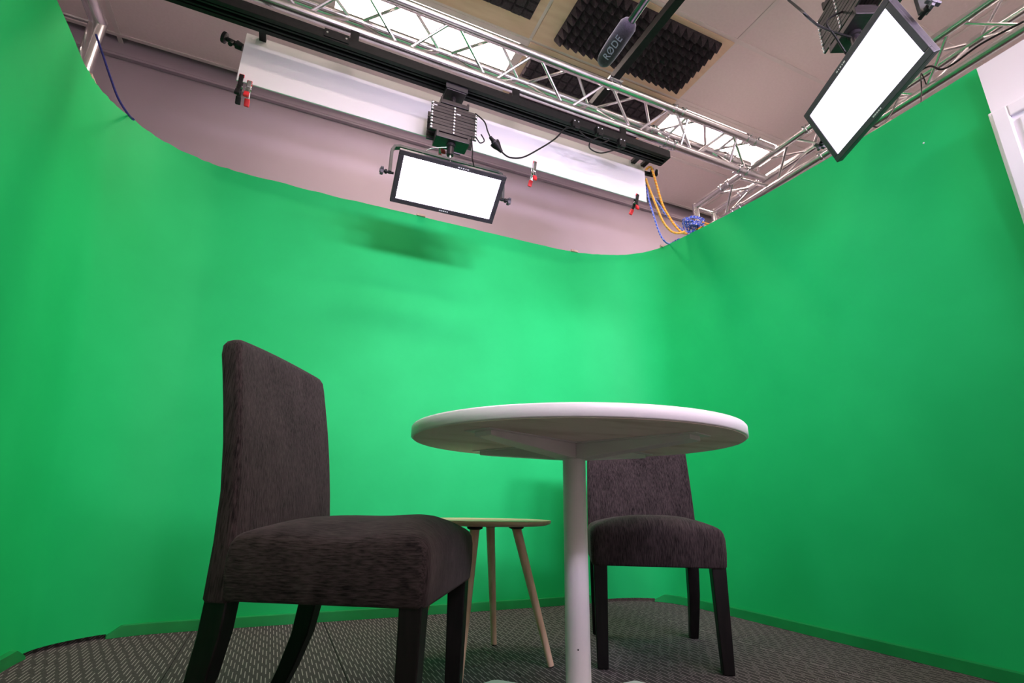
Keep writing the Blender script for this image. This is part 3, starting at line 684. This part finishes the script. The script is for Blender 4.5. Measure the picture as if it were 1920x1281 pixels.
# lettering wrapped on the windshield, facing the camera
cu = bpy.data.curves.new('lettering', 'FONT'); cu.body = 'R\u00d8DE'; cu.size = 1; cu.align_x = 'CENTER'; cu.align_y = 'CENTER'; cu.offset = .012; cu.space_character = 1.08
tmp = bpy.data.objects.new('lettering_tmp', cu); COL.objects.link(tmp)
bpy.context.view_layer.update()
me = bpy.data.meshes.new_from_object(tmp.evaluated_get(bpy.context.evaluated_depsgraph_get()))
bpy.data.objects.remove(tmp)
import bmesh
bm_ = bmesh.new(); bm_.from_mesh(me); bmesh.ops.triangulate(bm_, faces=bm_.faces[:]); bmesh.ops.subdivide_edges(bm_, edges=bm_.edges[:], cuts=1); bm_.to_mesh(me); bm_.free()
w_ = max(v.co.x for v in me.vertices) - min(v.co.x for v in me.vertices)
sc = .064/w_
ctr = tip + ax*(LN*.5); toc = (CAMPOS-ctr); toc = (toc - ax*toc.dot(ax)).normalized(); upv = toc.cross(ax)
for v in me.vertices:
    a = v.co.y*sc/ R_; rr2 = R_+.0016
    v.co = ctr + ax*(v.co.x*sc) + (toc*math.cos(a) + upv*math.sin(a))*rr2
me.materials.append(M['mic_text'])
o = bpy.data.objects.new('lettering', me); COL.objects.link(o); o.parent = t; o.matrix_parent_inverse = Matrix.Translation(-V(t.location))
# clip, boom pole and stand behind the camera side
mt = tip + ax*(LN+.105)
q = MB(); q.lathe(mt - ax*.02, ax, [(0,.018),(.04,.018)], 16); q.bar(mt, mt + V((.03,-.012,.035)), .02, .012); part(q, 'mic_clip', 'mic_body', t)
be = mt + V((.04,-.016,.045))
q = MB(); q.path(crom([mt + V((.022,-.010,-.012)), mt + V((.05,-.02,.0)), mt + V((.055,-.022,.03)), mt + V((.03,-.012,.045))], 5), .004, 8); part(q, 'clip_loop', 'steel', t)
bs_ = thing('boom_stand', 'black floor stand with a long boom pole carrying the microphone', 'microphone stand', (1.55, -.2, 0))
part(MB().path([be, V((1.55, -.2, 2.1)), V((1.7, -.34, 2.15))], .010, 12), 'boom_pole', 'black', bs_)
part(MB().cyl((1.55,-.2,.25), (1.55,-.2,2.1), .014, 12), 'pole', 'black', bs_)
for k in range(3):
    a = k*2.094; part(MB().cyl((1.55,-.2,.45), (1.55+.45*math.cos(a), -.2+.45*math.sin(a), .011), .010, 8), 'leg', 'black', bs_)

# ================================================================== CHAIRS
def chair(name, label, loc, yaw):
    t = thing(name, label, 'chair', loc, 'brown upholstered dining chairs'); t.rotation_euler = (0, 0, yaw)
    Wd = .445; hw = Wd/2
    zb, ze = .312, .436
    def outline(x0, x1, w, r, k=5):      # rounded rectangle, counter-clockwise, with points along the edges too
        pts = []
        for cx, cy, a0 in ((x1-r, w-r, 0), (x0+r, w-r, 1), (x0+r, -w+r, 2), (x1-r, -w+r, 3)):
            for q_ in range(k+1):
                a = (a0 + q_/k)*math.pi/2; pts.append((cx + r*math.cos(a), cy + r*math.sin(a)))
            nx_ = {0: (x0+r, w), 1: (x0, -w+r), 2: (x1-r, -w), 3: (x1, w-r)}[a0]; lx, ly_ = pts[-1]
            for q_ in range(1, 8): pts.append((lx + (nx_[0]-lx)*q_/8, ly_ + (nx_[1]-ly_)*q_/8))
        return pts
    def loft(rings, name, m):
        q = MB(); n = len(rings[0])
        for rg in rings: q.v += rg
        for k in range(len(rings)-1):
            for c in range(n): q.f.append((k*n+c, k*n+(c+1)%n, (k+1)*n+(c+1)%n, (k+1)*n+c))
        q.f.append(tuple(reversed(range(n)))); b = (len(rings)-1)*n; q.f.append(tuple(b+c for c in range(n)))
        return q.build(name, m, t, smooth=70)
    # seat: front face at x=0, running back to x=-.42
    def crown(x, y):
        u = (x+.21)/.21; w = y/hw
        return .034*max(0, 1-abs(u)**4)*max(0, 1-abs(w)**3) + .010*math.exp(-((x+.07)/.06)**2)*max(0, 1-w*w) - .012*math.exp(-((x+.19)/.09)**2 - ((abs(y)-.2)/.07)**2)
    rings = []
    for z, off in ((zb, -.002), (zb+.006, .001), (.36, .004), (.40, .004), (.420, .001), (.431, -.005), (.437, -.014)):
        rings.append([(x, y, z + (crown(x, y) if z > .43 else 0)*.6) for x, y in outline(-.42-off, off, hw+off, .020)])
    base = outline(-.42+.014, -.014, hw-.014, .020)
    for k in (.93, .84, .72, .58, .42, .26, .10):
        rings.append([(-.21+(x+.21)*k, y*k, .438 + crown(-.21+(x+.21)*k, y*k)) for x, y in base])
    loft(rings, 'seat', 'fab_seat')
    # back: leaning, hollowed a little across its width
    lev = [(.308,-.456,-.398),(.314,-.458,-.397),(.42,-.457,-.409),(.52,-.463,-.420),(.62,-.479,-.434),(.70,-.496,-.448),(.78,-.515,-.465),(.825,-.527,-.475),(.848,-.530,-.480),(.860,-.527,-.487),(.866,-.519,-.496)]
    rings = []
    for k, (z, xr_, xf) in enumerate(lev):
        f = max(0, (z-.45)/.41); w = hw*(1-.045*f) - (0, .0, 0,0,0,0,0,0,.003,.010,.020)[k]; ins = (.002 if k == 0 else 0)
        th = xf - xr_
        rings.append([(x - .020*f*(1-(y/w)**2), y, z + (.014*(1-(y/w)**2) if z > .8 else 0)*min(1, (z-.8)/.04)) for x, y in outline(xr_+ins, xf-ins, w-ins, min(.014, th*.42))])
    loft(rings, 'backrest', 'fab_back')
    # legs
    for sy in (-1, 1):
        y = sy*(hw-.028)
        q = MB(); a, b = .0235, .018
        q.add([(-.028+dx*a, y+dy*a, .325) for dx in (-1,1) for dy in (-1,1)] + [(-.030+dx*b, y+dy*b+.002*sy, .001) for dx in (-1,1) for dy in (-1,1)],
              [(0,1,3,2),(4,6,7,5),(0,4,5,1),(2,3,7,6),(0,2,6,4),(1,5,7,3)])
        q.build('leg', 'leg', t, smooth=0, bevel=.003)
        q = MB(); lv = [(.325,-.427,.025),(.25,-.431,.0245),(.17,-.444,.023),(.09,-.472,.021),(.001,-.512,.0185)]
        for z, x, h in lv: q.v += [(x-h, y-h*.9, z), (x+h, y-h*.9, z), (x+h, y+h*.9, z), (x-h, y+h*.9, z)]
        for k in range(len(lv)-1):
            for c in range(4): q.f.append((k*4+c, k*4+(c+1)%4, k*4+4+(c+1)%4, k*4+4+c))
        q.f.append((3,2,1,0)); z = (len(lv)-1)*4; q.f.append((z,z+1,z+2,z+3))
        q.build('leg', 'leg', t, smooth=30, bevel=.003)
    return t
# local +x = forward; front face centre sits at the origin of the chair
aL = math.radians(-31.0); fL = V((math.cos(aL), math.sin(aL), 0)); nL = V((-fL.y, fL.x, 0))
posL = V((.286, 1.04, 0)) + nL*.2225
chair('dining_chair', 'brown chenille dining chair with black legs turned sideways to the white table', posL, aL)
aR = math.radians(239.6)
posR = V((1.2275, 1.527, 0)) + V((math.cos(aR), math.sin(aR), 0))*.03
chair('dining_chair', 'brown chenille dining chair facing front, partly behind the white table top', posR, aR)
# loose thread under the near seat
th = posL - fL*.25 - nL*.15
o = MB().path([V((th.x, th.y, .316)), V((th.x+.001, th.y, .305)), V((th.x-.002, th.y, .296))], .0025, 6)

# ================================================================== WHITE ROUND TABLE
tc = V((.752, 1.267, 0)); RT = .452; ZT0, ZT1 = .670, .701
t = thing('round_table', 'white round pedestal table between the two brown chairs', 'table', tc)
part(MB().lathe(tc + V((0,0,ZT0+.0006)), (0,0,1), [(0,RT-.004),(.003,RT),(ZT1-ZT0-.005,RT),(ZT1-ZT0-.001,RT-.003)], 96), 'tabletop', 'white', t, smooth=60)
part(MB().lathe(tc + V((0,0,ZT0-.0008)), (0,0,1), [(0,RT-.006),(.0016,RT-.006)], 96), 'underside', 'under', t)
part(MB().cyl(tc + V((0,0,.03)), tc + V((0,0,.64)), .0315, 32), 'pedestal', 'white_metal', t)
q = MB(); a0 = math.radians(23)
for k in range(4):
    a = a0 + k*math.pi/2; d = V((math.cos(a), math.sin(a), 0)); s = V((-d.y, d.x, 0)); w = .028
    def P_(r, z, sg, ww=w): return tc + d*r + s*(sg*ww) + V((0,0,z))
    ra, rb_ = .0, .355; zt_ = ZT0-.0012
    # folded sheet channel: deep at the pole, shallow at the tip
    vs = [P_(ra,zt_,-1),P_(ra,zt_,1),P_(rb_,zt_,1),P_(rb_,zt_,-1), P_(ra,.627,-1),P_(ra,.627,1),P_(.05,.627,1),P_(.05,.627,-1),P_(rb_,zt_-.014,1),P_(rb_,zt_-.014,-1)]
    m_ = MB().add(vs, [(0,1,2,3),(4,7,6,5),(7,9,8,6),(3,2,8,9),(0,3,9,7,4),(1,5,6,8,2)])
    part(m_, 'support_arm', 'white_metal', t, smooth=0, bevel=.002)
    fl_ = MB().box(tc + d*(.19) + s*.0 + V((0,0,zt_-.0016)), (.37, .084, .003), d, s); part(fl_, 'arm_flange', 'white_metal', t, smooth=0)
    # floor foot
    rf = .325; ftp = []
    vs = []
    for (r, z, ww) in ((.0,.055,.034),(.06,.052,.034),(.20,.036,.033),(rf-.02,.026,.032),(rf,.022,.022)):
        vs += [P_(r,z,-1,ww),P_(r,z,1,ww),P_(r,.001,1,ww),P_(r,.001,-1,ww)]
    m_ = MB(); m_.v = [tuple(v) for v in vs]
    for i in range(4):
        for c in range(4): m_.f.append((i*4+c, i*4+(c+1)%4, i*4+4+(c+1)%4, i*4+4+c))
    m_.f += [(3,2,1,0),(16,17,18,19)]
    part(m_, 'foot', 'white_metal', t, smooth=30, bevel=.005)
# small screw on the pedestal
part(MB().lathe(tc + V((-.0157,-.0273,.165)), (-.5,-.866,0), [(0,.0022),(.0008,.0018)], 8), 'screw', 'bezel', t)

# ================================================================== SIDE TABLE
sc_ = V((.702, 1.826, 0)); ZS = .452
t = thing('side_table', 'small round beech side table behind the near chair', 'side table', sc_)
part(MB().lathe(sc_ + V((0,0,ZS-.017)), (0,0,1), [(0,.222),(.006,.240),(.014,.243),(.017,.242)], 72), 'tabletop', 'wood_top', t, smooth=60)
for f in ((.834,2.02),(.903,1.695),(.566,1.630),(.500,1.957)):
    f = V((f[0], f[1], 0)); r = f - sc_; tp = sc_ + r*.50 + V((0,0,ZS-.026))
    part(MB().cyl(f + V((0,0,.004)), tp, .0105, 16, .0165), 'leg', 'wood', t)
    d = (tp-f).normalized(); part(MB().cyl(f + V((0,0,.0005)), f + V((0,0,.0005)) + d*.006, .0098, 12), 'foot_pad', 'leg', t)
    part(MB().lathe(tp - V((0,0,.004)), (0,0,1), [(0,.019),(.004,.027),(.0125,.027)], 14), 'leg_socket', 'black', t)
